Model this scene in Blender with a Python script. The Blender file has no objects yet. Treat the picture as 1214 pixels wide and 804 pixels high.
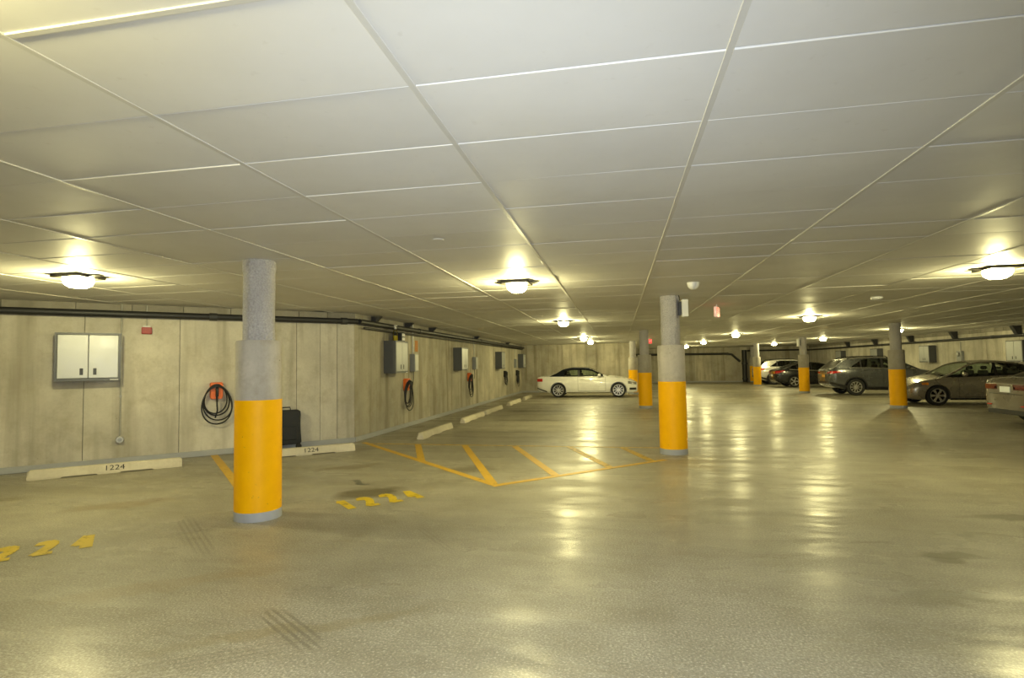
import bpy, bmesh, math, random
import numpy as np
from mathutils import Vector, Matrix
R = random.Random(7)
SC = bpy.context.scene
COL = SC.collection
PI = math.pi
H, CZ = 1.51, 2.65            # eye height, ceiling height

# ------------------------------------------------------------------ camera
F, YAW, PIT, ROLL = 661.0, 0.1875, 0.048, -0.0163
cd = bpy.data.cameras.new('camera'); cam = bpy.data.objects.new('camera', cd); COL.objects.link(cam)
cd.sensor_fit = 'HORIZONTAL'; cd.sensor_width = 36.0; cd.lens = 36.0 * F / 1214.0
cd.clip_start = 0.05; cd.clip_end = 200
_fw = Vector((-math.sin(YAW) * math.cos(PIT), math.cos(YAW) * math.cos(PIT), math.sin(PIT)))
_rt = Vector((math.cos(YAW), math.sin(YAW), 0))
_up = _rt.cross(_fw)
_c, _s = math.cos(ROLL), math.sin(ROLL)
_r2 = _rt * _c + _up * _s
_u2 = _up * _c - _rt * _s
_m = Matrix((_r2, _u2, -_fw)).transposed().to_4x4(); _m.translation = (0, 0, H)
cam.matrix_world = _m
SC.camera = cam

# ------------------------------------------------------------------ world, exposure, flash
w = bpy.data.worlds.new('world'); SC.world = w; w.use_nodes = True
w.node_tree.nodes['Background'].inputs[0].default_value = (0.02, 0.02, 0.018, 1)
w.node_tree.nodes['Background'].inputs[1].default_value = 0.1
SC.view_settings.view_transform = 'Standard'; SC.view_settings.look = 'None'
SC.view_settings.gamma = 1; SC.view_settings.use_curve_mapping = False
SC.view_settings.exposure = 2.12
SC.cycles.use_denoising = True
SC.cycles.max_bounces = 8; SC.cycles.diffuse_bounces = 5; SC.cycles.glossy_bounces = 4
SC.cycles.transparent_max_bounces = 12
SC.cycles.sample_clamp_indirect = 3.0
LAMP_COL = (1.0, 0.90, 0.43); LAMP_W = 36.0
fl = bpy.data.lights.new('camera_flash', 'SPOT'); flo = bpy.data.objects.new('camera_flash', fl); COL.objects.link(flo)
fl.energy = 165; fl.color = (0.82, 0.90, 1.0); fl.shadow_soft_size = 0.06; fl.spot_size = math.radians(140); fl.spot_blend = 1.0
flo.location = (0.02, -0.05, H + 0.14)
_d = Vector((-0.17, 0.93, -0.34)); flo.rotation_euler = _d.to_track_quat('-Z', 'Y').to_euler()

# ------------------------------------------------------------------ node helpers
class NT:
    def __init__(s, name):
        s.m = bpy.data.materials.new(name); s.m.use_nodes = True
        s.t = s.m.node_tree; s.b = s.t.nodes['Principled BSDF']; s.o = s.t.nodes['Material Output']
    def n(s, typ, **kw):
        nd = s.t.nodes.new('ShaderNode' + typ)
        for k, v in kw.items(): setattr(nd, k, v)
        return nd
    def l(s, a, b): s.t.links.new(a, b)
    def put(s, sock, v):
        if isinstance(v, (int, float, tuple)): sock.default_value = v
        else: s.l(v, sock)
    def pos(s): return s.n('NewGeometry').outputs['Position']
    def map(s, vec, scale=(1, 1, 1), loc=(0, 0, 0), rot=(0, 0, 0), typ='POINT'):
        m = s.n('Mapping', vector_type=typ); s.l(vec, m.inputs['Vector'])
        m.inputs['Scale'].default_value = scale; m.inputs['Location'].default_value = loc; m.inputs['Rotation'].default_value = rot
        return m.outputs[0]
    def noise(s, vec, scale, detail=4, rough=.55):
        n = s.n('TexNoise'); s.l(vec, n.inputs['Vector']); n.inputs['Scale'].default_value = scale
        n.inputs['Detail'].default_value = detail; n.inputs['Roughness'].default_value = rough
        return n.outputs[0]
    def mr(s, v, a, b, c, d):
        m = s.n('MapRange'); s.put(m.inputs[0], v)
        for i, q in enumerate((a, b, c, d)): s.put(m.inputs[i + 1], q)
        return m.outputs[0]
    def math(s, op, a, b=0.0):
        m = s.n('Math', operation=op); s.put(m.inputs[0], a); s.put(m.inputs[1], b); return m.outputs[0]
    def mix(s, f, a, b, bt='MIX'):
        m = s.n('Mix', data_type='RGBA', blend_type=bt); s.put(m.inputs[0], f)
        for sock, v in ((m.inputs[6], a), (m.inputs[7], b)):
            if isinstance(v, tuple): sock.default_value = (*v[:3], 1)
            else: s.l(v, sock)
        return m.outputs[2]
    def bump(s, h, strength, dist):
        b = s.n('Bump'); s.l(h, b.inputs['Height']); b.inputs['Strength'].default_value = strength; b.inputs['Distance'].default_value = dist
        s.l(b.outputs[0], s.b.inputs['Normal'])
    def done(s, col=None, rough=None, metal=None, coat=None, emit=None, es=0, spec=None):
        b = s.b.inputs
        if col is not None:
            if isinstance(col, tuple): b['Base Color'].default_value = (*col[:3], 1)
            else: s.l(col, b['Base Color'])
        if rough is not None: s.put(b['Roughness'], rough)
        if metal is not None: s.put(b['Metallic'], metal)
        if coat is not None: b['Coat Weight'].default_value = coat; b['Coat Roughness'].default_value = 0.06
        if spec is not None: b['Specular IOR Level'].default_value = spec
        if emit is not None:
            b['Emission Color'].default_value = (*emit, 1); b['Emission Strength'].default_value = es
        return s.m

def plain(name, col, rough=.5, metal=0, var=.06, scale=14, bump=0, coat=None, spec=None):
    m = NT(name); p = m.n('TexCoord').outputs['Object']
    n = m.noise(p, scale, 3)
    c = m.mix(n, tuple(x * (1 - var) for x in col), tuple(min(1, x * (1 + var)) for x in col))
    if bump: m.bump(m.noise(p, scale * 6, 2), .4, bump)
    return m.done(c, m.mr(n, .3, .7, max(.02, rough - .05), min(1, rough + .05)), metal, coat, spec=spec)

def concrete(name, col, tone=.16, streak=.25, rough=.85, rnd=.12, pits=.5):
    m = NT(name); p = m.pos()
    big = m.noise(p, .9, 5, .6)
    st = m.noise(m.map(p, (2.2, 2.2, .16)), 1.6, 4, .6)
    fine = m.noise(p, 26, 4, .65)
    ri = m.n('ObjectInfo').outputs['Random']
    c = m.mix(m.mr(big, .3, .7, 0, 1), tuple(x * (1 - tone) for x in col), tuple(x * (1 + tone) for x in col))
    blot = m.noise(p, 2.7, 6, .68)
    c = m.mix(m.mr(blot, .5, .74, 0, tone * 2.2), c, (col[0] * .55, col[1] * .5, col[2] * .36))
    c = m.mix(m.mr(st, .48, .74, 0, min(1, streak * 2)), c, (col[0] * .5, col[1] * .47, col[2] * .4))
    c = m.mix(m.mr(fine, .45, .75, 0, .22), c, (col[0] * .62, col[1] * .6, col[2] * .55))
    c = m.mix(1.0, c, m.mr(ri, 0, 1, 1 - rnd, 1 + rnd), 'MULTIPLY') if rnd else c
    v = m.n('TexVoronoi'); m.l(p, v.inputs['Vector']); v.inputs['Scale'].default_value = 9
    pit = m.mr(v.outputs['Distance'], .03, .09, 1, 0)
    pit = m.math('MULTIPLY', pit, m.mr(m.noise(p, 3.1, 2), .5, .62, 0, pits))
    c = m.mix(pit, c, (col[0] * .3, col[1] * .29, col[2] * .27))
    m.bump(m.math('ADD', fine, m.math('MULTIPLY', big, 2.0)), .35, .006)
    return m.done(c, rough)

M = {}
M['wall'] = concrete('wall_concrete', (.54, .51, .435), tone=.22, streak=.34)
M['wall_board'] = concrete('board_formed_concrete', (.47, .435, .345), tone=.24, streak=.5, rnd=.2)
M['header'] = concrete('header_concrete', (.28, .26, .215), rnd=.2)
M['wall_back'] = concrete('joint_concrete', (.16, .15, .13), rnd=0)
M['grey_paint'] = plain('grey_curb_paint', (.36, .37, .385), .55, var=.15, scale=5, bump=.002)
M['stop'] = concrete('precast_stop_concrete', (.60, .55, .43), tone=.15, streak=.1, rnd=.08)
M['pipe'] = plain('black_iron_pipe', (.018, .018, .019), .5, var=.3)
M['steel'] = plain('dark_steel', (.05, .05, .052), .5, .3)
M['galv'] = plain('galvanised_conduit', (.42, .42, .40), .45, .6, var=.15, scale=30)
M['cab_body'] = plain('cabinet_grey_enamel', (.085, .09, .10), .42, var=.12, scale=40)
M['cab_door'] = plain('cabinet_silver_door', (.49, .50, .50), .38, .15, var=.05, scale=6)
M['cab_door_dim'] = plain('cabinet_silver_door_dull', (.36, .37, .37), .4, .2, var=.07, scale=6)
M['slot'] = plain('black_plastic', (.012, .012, .012), .4)
M['orange'] = plain('orange_enamel', (.80, .16, .02), .4, var=.05)
M['red'] = plain('red_enamel', (.33, .03, .022), .45, var=.1)
M['cable'] = plain('black_rubber_cable', (.012, .012, .013), .5)
M['white_pl'] = plain('white_plastic', (.72, .72, .70), .4, var=.04)
M['grey_box'] = plain('grey_electrical_enamel', (.27, .285, .29), .45, var=.1)
M['bag'] = plain('charcoal_cloth', (.022, .024, .03), .8, var=.3, scale=50, bump=.002)
M['ink'] = plain('stencil_black', (.02, .02, .02), .8)
M['patch'] = plain('faded_orange_paint', (.50, .22, .07), .8, var=.2, scale=20)
M['bronze'] = plain('bronze_fixture', (.05, .045, .035), .4, .5)

def column_mats():
    m = NT('column_rough_aggregate'); p = m.pos()
    v = m.n('TexVoronoi'); m.l(p, v.inputs['Vector']); v.inputs['Scale'].default_value = 42
    n = m.noise(p, 60, 5, .7); b = m.noise(p, 3, 4)
    c = m.mix(m.mr(b, .3, .7, 0, 1), (.41, .39, .395), (.51, .49, .49))
    c = m.mix(m.mr(n, .42, .66, 0, .45), c, (.18, .17, .165))
    m.bump(m.math('ADD', n, v.outputs['Distance']), .9, .012); M['aggregate'] = m.done(c, .9)
    M['sleeve'] = concrete('column_sleeve_concrete', (.41, .38, .335), tone=.25, streak=.2, rnd=.05, pits=1.6)
    m = NT('yellow_safety_paint'); p = m.pos(); n = m.noise(p, 7, 5, .6); g = m.noise(p, 55, 3)
    c = m.mix(m.mr(n, .35, .7, 0, 1), (.93, .47, 0), (.88, .43, 0))
    c = m.mix(m.mr(m.noise(p, 21, 3, .7), .68, .76, 0, .8), c, (.25, .16, .03))
    m.bump(g, .25, .004); M['yellow'] = m.done(c, .5, spec=.2)
column_mats()

def ceiling_mat():
    m = NT('white_ceiling_panel'); p = m.pos()
    n = m.noise(p, 1.1, 4, .6); f = m.noise(p, 18, 3)
    ri = m.n('ObjectInfo').outputs['Random']
    c = m.mix(m.mr(n, .3, .75, 0, 1), (.70, .69, .66), (.63, .615, .575))
    c = m.mix(m.mr(f, .66, .8, 0, .25), c, (.45, .42, .36))
    c = m.mix(1.0, c, m.mr(ri, 0, 1, .95, 1.03), 'MULTIPLY')
    m.bump(m.noise(p, 5, 2), .08, .01)
    M['panel'] = m.done(c, m.mr(n, .3, .7, .50, .62))
    M['strip'] = plain('ceiling_joint_strip', (.56, .545, .50), .4, var=.06)
    M['deck'] = plain('ceiling_deck_backing', (.30, .28, .24), .8)  # slab behind the panels, one even tone seen in their joints
ceiling_mat()

def floor_mat():
    m = NT('sealed_garage_concrete'); p = m.pos()
    big = m.noise(p, .38, 6, .62); mid = m.noise(p, 2.2, 5, .6); fine = m.noise(p, 70, 4, .65)
    st = m.noise(m.map(p, (.22, 1.5, 1)), .9, 5, .6)
    c = m.mix(m.mr(big, .32, .68, 0, 1), (.30, .275, .20), (.45, .42, .325))
    c = m.mix(m.mr(mid, .45, .72, 0, .6), c, (.215, .19, .125))
    c = m.mix(m.mr(m.noise(p, .9, 5, .65), .5, .72, 0, .6), c, (.19, .17, .11))
    c = m.mix(m.mr(st, .48, .72, 0, .55), c, (.20, .175, .11))
    c = m.mix(m.mr(fine, .41, .60, 0, .72), c, (.16, .145, .105))
    c = m.mix(m.mr(fine, .33, .42, .6, 0), c, (.66, .63, .52))
    wob = m.n('VectorMath', operation='SCALE'); nn = m.n('TexNoise'); m.l(p, nn.inputs['Vector']); nn.inputs['Scale'].default_value = 3.2; nn.inputs['Detail'].default_value = 5
    sub = m.n('VectorMath', operation='SUBTRACT'); m.l(nn.outputs['Color'], sub.inputs[0]); sub.inputs[1].default_value = (.5, .5, .5)
    m.l(sub.outputs[0], wob.inputs[0]); wob.inputs['Scale'].default_value = .45
    add = m.n('VectorMath', operation='ADD'); m.l(p, add.inputs[0]); m.l(wob.outputs[0], add.inputs[1]); pw = add.outputs[0]
    def blob(x, y, rx, ry, ang, src, soft=.55):
        v = m.map(src, (rx, ry, 50), (x, y, 0), (0, 0, ang), 'TEXTURE')
        ln = m.n('VectorMath', operation='LENGTH'); m.l(v, ln.inputs[0])
        return m.mr(ln.outputs['Value'], soft, 1.0, 1, 0)
    # oil and rust stains, plus other toned floor patches: x, y, radii, angle, strength, colour
    for x, y, rx, ry, a, k, cc in (
        (2.45, 4.86, .27, .12, .05, .85, (.085, .075, .035)), (1.98, 4.02, .38, .13, .2, .5, (.11, .10, .055)), (2.0, 5.15, .25, .05, 0, .5, (.11, .10, .055)), (3.0, 5.5, .5, .06, .1, .5, (.11, .10, .055)),
        (3.65, 6.12, .6, .16, .0, .75, (.095, .085, .045)), (-4.72, 18.5, .45, 8.5, 0, .4, (.20, .185, .14)), (-2.98, 6.38, .50, .34, .7, .85, (.10, .078, .03)),  # long narrow blob: darker grey floor between long wall and stops
        (-3.42, 6.95, .28, .08, -.5, .8, (.06, .06, .05)), (-4.1, 8.0, .6, .2, .7, .5, (.14, .10, .04)),
        (-2.2, 8.0, .5, .3, .7, .6, (.12, .10, .05)), (-5.6, 5.5, .7, .2, .7, .45, (.20, .14, .06)),
        (-3.2, 3.5, .9, .16, .6, .35, (.23, .17, .07)), (-1.9, 3.0, .9, .10, .5, .4, (.20, .16, .07)),
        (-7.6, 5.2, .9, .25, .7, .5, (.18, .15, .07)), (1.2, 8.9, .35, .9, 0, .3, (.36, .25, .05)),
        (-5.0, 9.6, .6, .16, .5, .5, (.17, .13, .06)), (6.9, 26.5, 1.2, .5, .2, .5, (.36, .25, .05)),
        (-2.6, 12.6, 1.6, .16, 0, .75, (.10, .09, .05)), (-2.2, 15.3, 1.6, .22, 0, .75, (.09, .08, .045)),
        (-2.4, 18.3, 1.8, .3, 0, .7, (.10, .09, .05)), (-1.9, 21.5, 1.9, .3, 0, .6, (.10, .09, .05)),
        (-.4, 13.6, 1.0, .1, .1, .5, (.12, .10, .06)), (-1.4, 17.0, 1.3, .14, 0, .5, (.12, .10, .06)),
        (4.9, 3.6, 1.5, .5, .3, .3, (.17, .15, .08)), (-.3, 1.9, 1.2, .14, .5, .28, (.18, .15, .08)), (9.6, 17.6, 1.5, .5, 0, .5, (.12, .11, .07))):
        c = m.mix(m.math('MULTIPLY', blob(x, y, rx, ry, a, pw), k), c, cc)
    # tyre tread prints
    for x, y, rx, ry, a, k in ((-1.92, 3.03, .42, .12, -.62, .6), (-3.9, 4.6, .9, .13, -.74, .5), (-1.64, 4.78, .5, .08, -.87, .35),
                               (.15, 2.35, .7, .10, .6, .35), (-2.2, 2.6, .7, .12, .55, .3)):
        wv = m.n('TexWave'); m.l(m.map(p, (1, 1, 1), (x, y, 0), (0, 0, a), 'TEXTURE'), wv.inputs['Vector'])
        wv.bands_direction = 'Y'; wv.inputs['Scale'].default_value = 7.0; wv.inputs['Distortion'].default_value = 1.2; wv.inputs['Detail Scale'].default_value = 6
        k2 = m.math('MULTIPLY', m.math('MULTIPLY', blob(x, y, rx, ry, a, p, .7), m.mr(wv.outputs['Fac'], .35, .75, .1, 1)), k)
        c = m.mix(k2, c, (.12, .105, .07))
    rip = m.noise(m.map(p, (.6, 2.4, 1)), 1.1, 3)
    grain = m.noise(p, 75, 3, .6)
    m.bump(m.math('ADD', m.math('MULTIPLY', grain, .8), m.math('ADD', m.math('MULTIPLY', mid, .9), m.math('MULTIPLY', rip, 2.2))), .5, .016)
    gl = m.noise(m.map(p, (.5, 1.6, 1)), 1.7, 5, .65)
    m.l(m.mr(gl, .38, .62, .04, .55), m.b.inputs['Coat Weight'])
    m.l(m.mr(m.math('ADD', big, m.math('MULTIPLY', st, .6)), .55, 1.05, .34, .20), m.b.inputs['Coat Roughness'])
    M['floor'] = m.done(c, .5, spec=.5)
floor_mat()

def worn_paint(name, col, lo, hi):
    m = NT(name); p = m.pos()
    n = m.noise(p, 9, 6, .75)
    c = m.mix(m.noise(p, 3, 4), tuple(x * .75 for x in col), col)
    m.done(c, .5)
    tr = m.n('BsdfTransparent'); mx = m.n('MixShader'); m.put(mx.inputs[0], m.mr(n, lo, hi, 1, 0))
    m.l(m.b.outputs[0], mx.inputs[1]); m.l(tr.outputs[0], mx.inputs[2])
    # factor 1 -> bare floor shows
    m.l(mx.outputs[0], m.o.inputs[0])
    return m.m
M['line'] = worn_paint('worn_yellow_line', (.66, .40, .03), .28, .42)
M['line_thin'] = worn_paint('faded_yellow_line', (.62, .40, .03), .34, .50)
M['digits'] = worn_paint('worn_yellow_numerals', (.66, .47, .01), .30, .46)

def glass(name, tint, refl=.9):
    m = NT(name)
    tr = m.n('BsdfTransparent'); tr.inputs[0].default_value = (*tint, 1)
    gl = m.n('BsdfGlossy'); gl.inputs['Roughness'].default_value = .03; gl.inputs[0].default_value = (refl, refl, refl, 1)
    lw = m.n('Fresnel'); lw.inputs[0].default_value = 1.5
    mx = m.n('MixShader'); m.l(lw.outputs[0], mx.inputs[0]); m.l(tr.outputs[0], mx.inputs[1]); m.l(gl.outputs[0], mx.inputs[2])
    m.l(mx.outputs[0], m.o.inputs[0]); return m.m
M['glass'] = glass('car_glass', (.62, .70, .62))
M['glass_dark'] = glass('privacy_glass', (.16, .17, .16))
M['bottle'] = glass('clear_plastic', (.85, .85, .8))
def carpaint(name, col, metal): return plain(name, col, .28, metal, var=.03, scale=3, coat=.8)
M['p_white'] = carpaint('white_car_paint', (.87, .86, .82), 0)
M['p_grey'] = carpaint('graphite_car_paint', (.10, .105, .11), .45)
M['p_beige'] = carpaint('beige_silver_car_paint', (.33, .30, .24), .5)
M['p_tan'] = carpaint('bronze_silver_car_paint', (.19, .17, .14), .5)
M['p_black'] = carpaint('black_car_paint', (.010, .010, .011), .1)
M['p_white2'] = carpaint('pale_silver_car_paint', (.55, .54, .51), .2)
M['softtop'] = plain('black_convertible_fabric', (.010, .012, .016), .9, var=.2, scale=40, spec=.1)
M['tyre'] = plain('tyre_rubber', (.012, .012, .012), .75)
M['rim'] = plain('alloy_rim', (.62, .61, .58), .3, .75)
M['rim_dk'] = plain('dark_alloy_rim', (.05, .05, .05), .4, .5)
M['trim'] = plain('black_trim', (.012, .012, .013), .45)
M['chrome'] = plain('chrome_trim', (.75, .74, .70), .15, .95)
M['inter'] = plain('dark_interior', (.03, .03, .028), .8)
M['seat_l'] = plain('beige_seat_cloth', (.32, .28, .20), .8)
M['seat_w'] = plain('pale_leather_seat', (.60, .56, .46), .6)
M['lamp_red'] = plain('red_tail_lens', (.55, .012, .012), .15, coat=1)
M['lamp_red_dk'] = plain('dark_red_tail_lens', (.12, .008, .006), .15, coat=1)
M['lamp_clr'] = plain('clear_head_lens', (.22, .21, .19), .25, .2, coat=1)
M['lamp_amb'] = plain('amber_lens', (.85, .30, .02), .2, coat=1)
M['plate_w'] = plain('white_plate', (.86, .92, 1.0), .5, var=.1, scale=30)
M['plate_o'] = plain('gold_plate', (.75, .38, .05), .5, var=.1, scale=30)
M['plate_b'] = plain('blue_plate_ink', (.06, .10, .30), .5)
_m = NT('lit_lens')      # clear prismatic lens: lets the bulb's light through and glows itself
_e = _m.n('Emission'); _e.inputs[0].default_value = (*LAMP_COL, 1); _e.inputs[1].default_value = 9.0
_t = _m.n('BsdfTransparent'); _t.inputs[0].default_value = (.92, .92, .9, 1)
_a = _m.n('AddShader'); _m.l(_e.outputs[0], _a.inputs[0]); _m.l(_t.outputs[0], _a.inputs[1]); _m.l(_a.outputs[0], _m.o.inputs[0])
M['lens'] = _m.m; M['lens'].cycles.emission_sampling = 'FRONT'
BULB = bpy.data.lights.new('bulb', 'POINT'); BULB.energy = LAMP_W; BULB.color = LAMP_COL; BULB.shadow_soft_size = .055
_m = NT('exit_red_face'); M['exit'] = _m.done((.7, .02, .02), .4, emit=(1.0, .05, .05), es=.24)
_m = NT('exit_white_face'); M['exit_w'] = _m.done((.85, .8, .8), .4, emit=(1.0, .35, .33), es=.07)

# ------------------------------------------------------------------ mesh helpers
def link(name, me, mat, parent=None):
    o = bpy.data.objects.new(name, me); COL.objects.link(o)
    if mat is not None and not me.materials: me.materials.append(mat)
    if parent is not None: o.parent = parent
    return o
def obj(name, bm, mat, parent=None, smooth=False, loc=None):
    me = bpy.data.meshes.new(name)
    bmesh.ops.recalc_face_normals(bm, faces=bm.faces[:])
    bm.to_mesh(me); bm.free()
    if smooth:
        me.shade_smooth()
        try: me.set_sharp_from_angle(angle=math.radians(smooth if smooth is not True else 35))
        except Exception: pass
    o = link(name, me, mat, parent)
    if loc is not None: o.location = loc
    return o
def thing(name, label, cat, loc=(0, 0, 0), rz=0, group=None):
    o = bpy.data.objects.new(name, None); COL.objects.link(o); o.location = loc; o.rotation_euler = (0, 0, rz)
    o.empty_display_size = .1
    return tag(o, label, cat, group)
def tag(o, label, cat, group=None):
    o['label'] = label; o['category'] = cat
    if group: o['group'] = group
    return o
def struct(o): o['kind'] = 'structure'; return o
def box(bm, lo, hi, bev=0):
    x0, y0, z0 = lo; x1, y1, z1 = hi
    b2 = bmesh.new()
    bmesh.ops.create_cube(b2, size=1)
    for v in b2.verts:
        v.co = Vector(((x0 + x1) / 2 + v.co.x * (x1 - x0), (y0 + y1) / 2 + v.co.y * (y1 - y0), (z0 + z1) / 2 + v.co.z * (z1 - z0)))
    if bev: bmesh.ops.bevel(b2, geom=b2.edges[:], offset=bev, segments=1, affect='EDGES', profile=.5)
    return merge(bm, b2)
def merge(bm, b2):
    mp = {v: bm.verts.new(v.co) for v in b2.verts}
    for f in b2.faces:
        try: bm.faces.new([mp[v] for v in f.verts])
        except ValueError: pass
    b2.free(); return bm
def B(lo, hi, bev=0): return box(bmesh.new(), lo, hi, bev)
def lathe(prof, seg=32, axis='z', cap=True):
    bm = bmesh.new(); rings = []
    for r, z in prof:
        ring = []
        for i in range(seg):
            a = 2 * PI * i / seg
            p = (r * math.cos(a), r * math.sin(a), z)
            if axis == 'y': p = (p[0], p[2], p[1])
            ring.append(bm.verts.new(p))
        rings.append(ring)
    for a, b in zip(rings, rings[1:]):
        for i in range(seg): bm.faces.new((a[i], a[(i + 1) % seg], b[(i + 1) % seg], b[i]))
    if cap:
        bm.faces.new(rings[0]); bm.faces.new(rings[-1])
    return bm
def tube(bm, pts, r, seg=8):
    pts = [Vector(p) for p in pts]; rings = []; up = None
    for i, p in enumerate(pts):
        t = (pts[min(i + 1, len(pts) - 1)] - pts[max(i - 1, 0)]).normalized()
        if up is None: up = Vector((0, 0, 1)) if abs(t.z) < .9 else Vector((1, 0, 0))
        a = t.cross(up).normalized(); up = a.cross(t).normalized()
        rings.append([bm.verts.new(p + (a * math.cos(2 * PI * k / seg) + up * math.sin(2 * PI * k / seg)) * r) for k in range(seg)])
    for a, b in zip(rings, rings[1:]):
        for k in range(seg): bm.faces.new((a[k], a[(k + 1) % seg], b[(k + 1) % seg], b[k]))
    bm.faces.new(rings[0]); bm.faces.new(rings[-1][::-1]); return bm
def prism(poly, y0, y1):
    """polygon in x,z extruded along y"""
    bm = bmesh.new()
    a = [bm.verts.new((x, y0, z)) for x, z in poly]; b = [bm.verts.new((x, y1, z)) for x, z in poly]
    bm.faces.new(a); bm.faces.new(b[::-1])
    for i in range(len(poly)): bm.faces.new((a[i], a[(i + 1) % len(a)], b[(i + 1) % len(a)], b[i]))
    return bm
def text_mesh(s, size, depth=.002):
    c = bpy.data.curves.new('lettering', 'FONT'); c.body = s; c.size = size; c.extrude = depth; c.align_x = 'CENTER'; c.align_y = 'CENTER'
    o = bpy.data.objects.new('lettering', c); COL.objects.link(o)
    me = bpy.data.meshes.new_from_object(o.evaluated_get(bpy.context.evaluated_depsgraph_get()))
    bpy.data.objects.remove(o); bpy.data.curves.remove(c); me.name = 'lettering'; me.materials.clear()
    return me
DIG = {'1': [(0, .8), (.12, 1), (.12, 0)], '2': [(-.2, .78), (-.12, .95), (.05, 1), (.18, .9), (.2, .7), (.1, .45), (-.2, 0), (.22, 0)],
       '4': [(.1, 0), (.1, 1), (-.22, .3), (.22, .3)]}

# ------------------------------------------------------------------ structure: floor, ceiling, walls
XW, YC, YN, XE, YF, XS = -5.35, 10.7, 31.0, 14.0, 45.0, 0.95
YB = -6.0
floor = struct(obj('floor', B((-14.5, YB - .2, -.2), (XE + .2, YF + .2, 0)), M['floor']))
ceiling = struct(obj('ceiling', B((-14.5, YB - .2, CZ + .016), (XE + .2, YF + .2, CZ + .2)), M['deck']))

def wall(name, p0, p1, boards, mat, head=True, base=True, skirt=.10):
    """vertical wall from p0 to p1 (room on the left when walking p0->p1), local x along, local y into the room"""
    p0 = Vector(p0); p1 = Vector(p1); L = (p1 - p0).length; a = math.atan2(p1.y - p0.y, p1.x - p0.x)
    wl = struct(obj(name, B((0, -.30, 0), (L, -.012, CZ + .01)), M['wall_back'])); wl.location = (p0.x, p0.y, 0); wl.rotation_euler = (0, 0, a)
    x = 0; i = 0; zt = 2.505 if head else CZ
    while x < L - .01:
        wd = boards[i % len(boards)]; i += 1
        x1 = min(L, x + wd)
        if L - x1 < .2: x1 = L
        pr = R.uniform(-.003, .003)
        obj('concrete_panel', B((x + .004, -.10, 0.0), (x1 - .004, pr, zt - .004), .004), mat, wl)
        x = x1
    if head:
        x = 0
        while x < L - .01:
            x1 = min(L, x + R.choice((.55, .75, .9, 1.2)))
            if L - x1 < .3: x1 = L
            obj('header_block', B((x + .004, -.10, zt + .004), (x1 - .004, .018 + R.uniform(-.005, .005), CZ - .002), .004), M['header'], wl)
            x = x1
    if base:
        bb = struct(obj('baseboard_' + name.split('_', 1)[1], B((0, 0.004, 0), (L, .035, skirt), .006), M['grey_paint']))
        bb.location = wl.location; bb.rotation_euler = wl.rotation_euler
    return wl
s2 = 1 / math.sqrt(2)
CORN = Vector((XW, YC, 0))
# walking with the room on the left: counter-clockwise round the room seen from above
E45 = CORN + Vector((-s2, -s2, 0)) * 12.2
wall('wall_northwest', CORN, E45, [.35, .34, .45, .75, 1.21, 1.33, 1.35, 1.2, 2.4], M['wall'])
wall('wall_west', (XW, YN, 0), CORN, [1.2, .9, .6, 1.2, .6, .9, .45], M['wall_board'])
wall('wall_north', (XS, YN, 0), (XW, YN, 0), [.9, 1.2, .6, .8, .5], M['wall_board'], head=False)
wall('wall_return', (XS, YF, 0), (XS, YN, 0), [1.2, .9], M['wall_board'], head=False)
wall('wall_back', (XE, YF, 0), (XS, YF, 0), [.6, 1.2, .9, 1.2, .4], M['wall_board'], head=False)
wall('wall_east', (XE, YB, 0), (XE, YF, 0), [1.2, 1.5, .9, 1.8], M['wall'], skirt=.1)
wall('wall_south', (E45.x, YB, 0), (XE, YB, 0), [2.4], M['wall'], head=False)
wall('wall_southwest', E45, (E45.x, YB, 0), [2.4], M['wall'], head=False)

# ceiling panels: nearest ones single, the far rest joined
def in_room(x, y):
    if y < YB + .3 or y > YF + .25 or x > XE + .5: return False
    if y < YC and (x - y) < -16.05 - .85: return False
    if y >= YC - .5 and y < YN + .3 and x < XW - .6: return False
    if y >= YN + .3 and x < XS - .6: return False
    return x > E45.x + .3
PX, PY, PX0, PY0 = 1.2192, .6096, -2.01, 1.483
pan = []
for i in range(-10, 15):
    for j in range(-12, 73):
        x, y = PX0 + (i + .5) * PX, PY0 + (j + .5) * PY
        if in_room(x, y): pan.append((math.hypot(x, y), x, y))
def view_ok(x, y):
    d = -math.sin(YAW) * x + math.cos(YAW) * y
    if d < .7: return False
    u = (math.cos(YAW) * x + math.sin(YAW) * y)
    return abs(u) < (d + .5) * .95 + .6
inview = sorted(p for p in pan if view_ok(p[1], p[2]))
near = inview[:300]; ns = set(near)
pm = bpy.data.meshes.new('ceiling_panel'); b = B((-PX / 2 + .004, -PY / 2 + .003, 0), (PX / 2 - .004, PY / 2 - .003, .012), .003)
bmesh.ops.recalc_face_normals(b, faces=b.faces[:]); b.to_mesh(pm); b.free(); pm.materials.append(M['panel'])
for d, x, y in near:
    o = bpy.data.objects.new('ceiling_panel', pm); COL.objects.link(o); o.parent = ceiling
    o.location = (x, y, CZ + R.uniform(-.0025, .0025)); o.rotation_euler = (R.uniform(-.004, .004), R.uniform(-.0016, .0016), R.uniform(-.0015, .0015))
b = bmesh.new()
for p in pan:
    if p in ns: continue
    d, x, y = p; z = CZ + R.uniform(-.002, .002)
    box(b, (x - PX / 2 + .004, y - PY / 2 + .003, z), (x + PX / 2 - .004, y + PY / 2 - .003, z + .012))
o = obj('ceiling_panelling', b, M['panel'], ceiling); o['kind'] = 'stuff'
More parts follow.
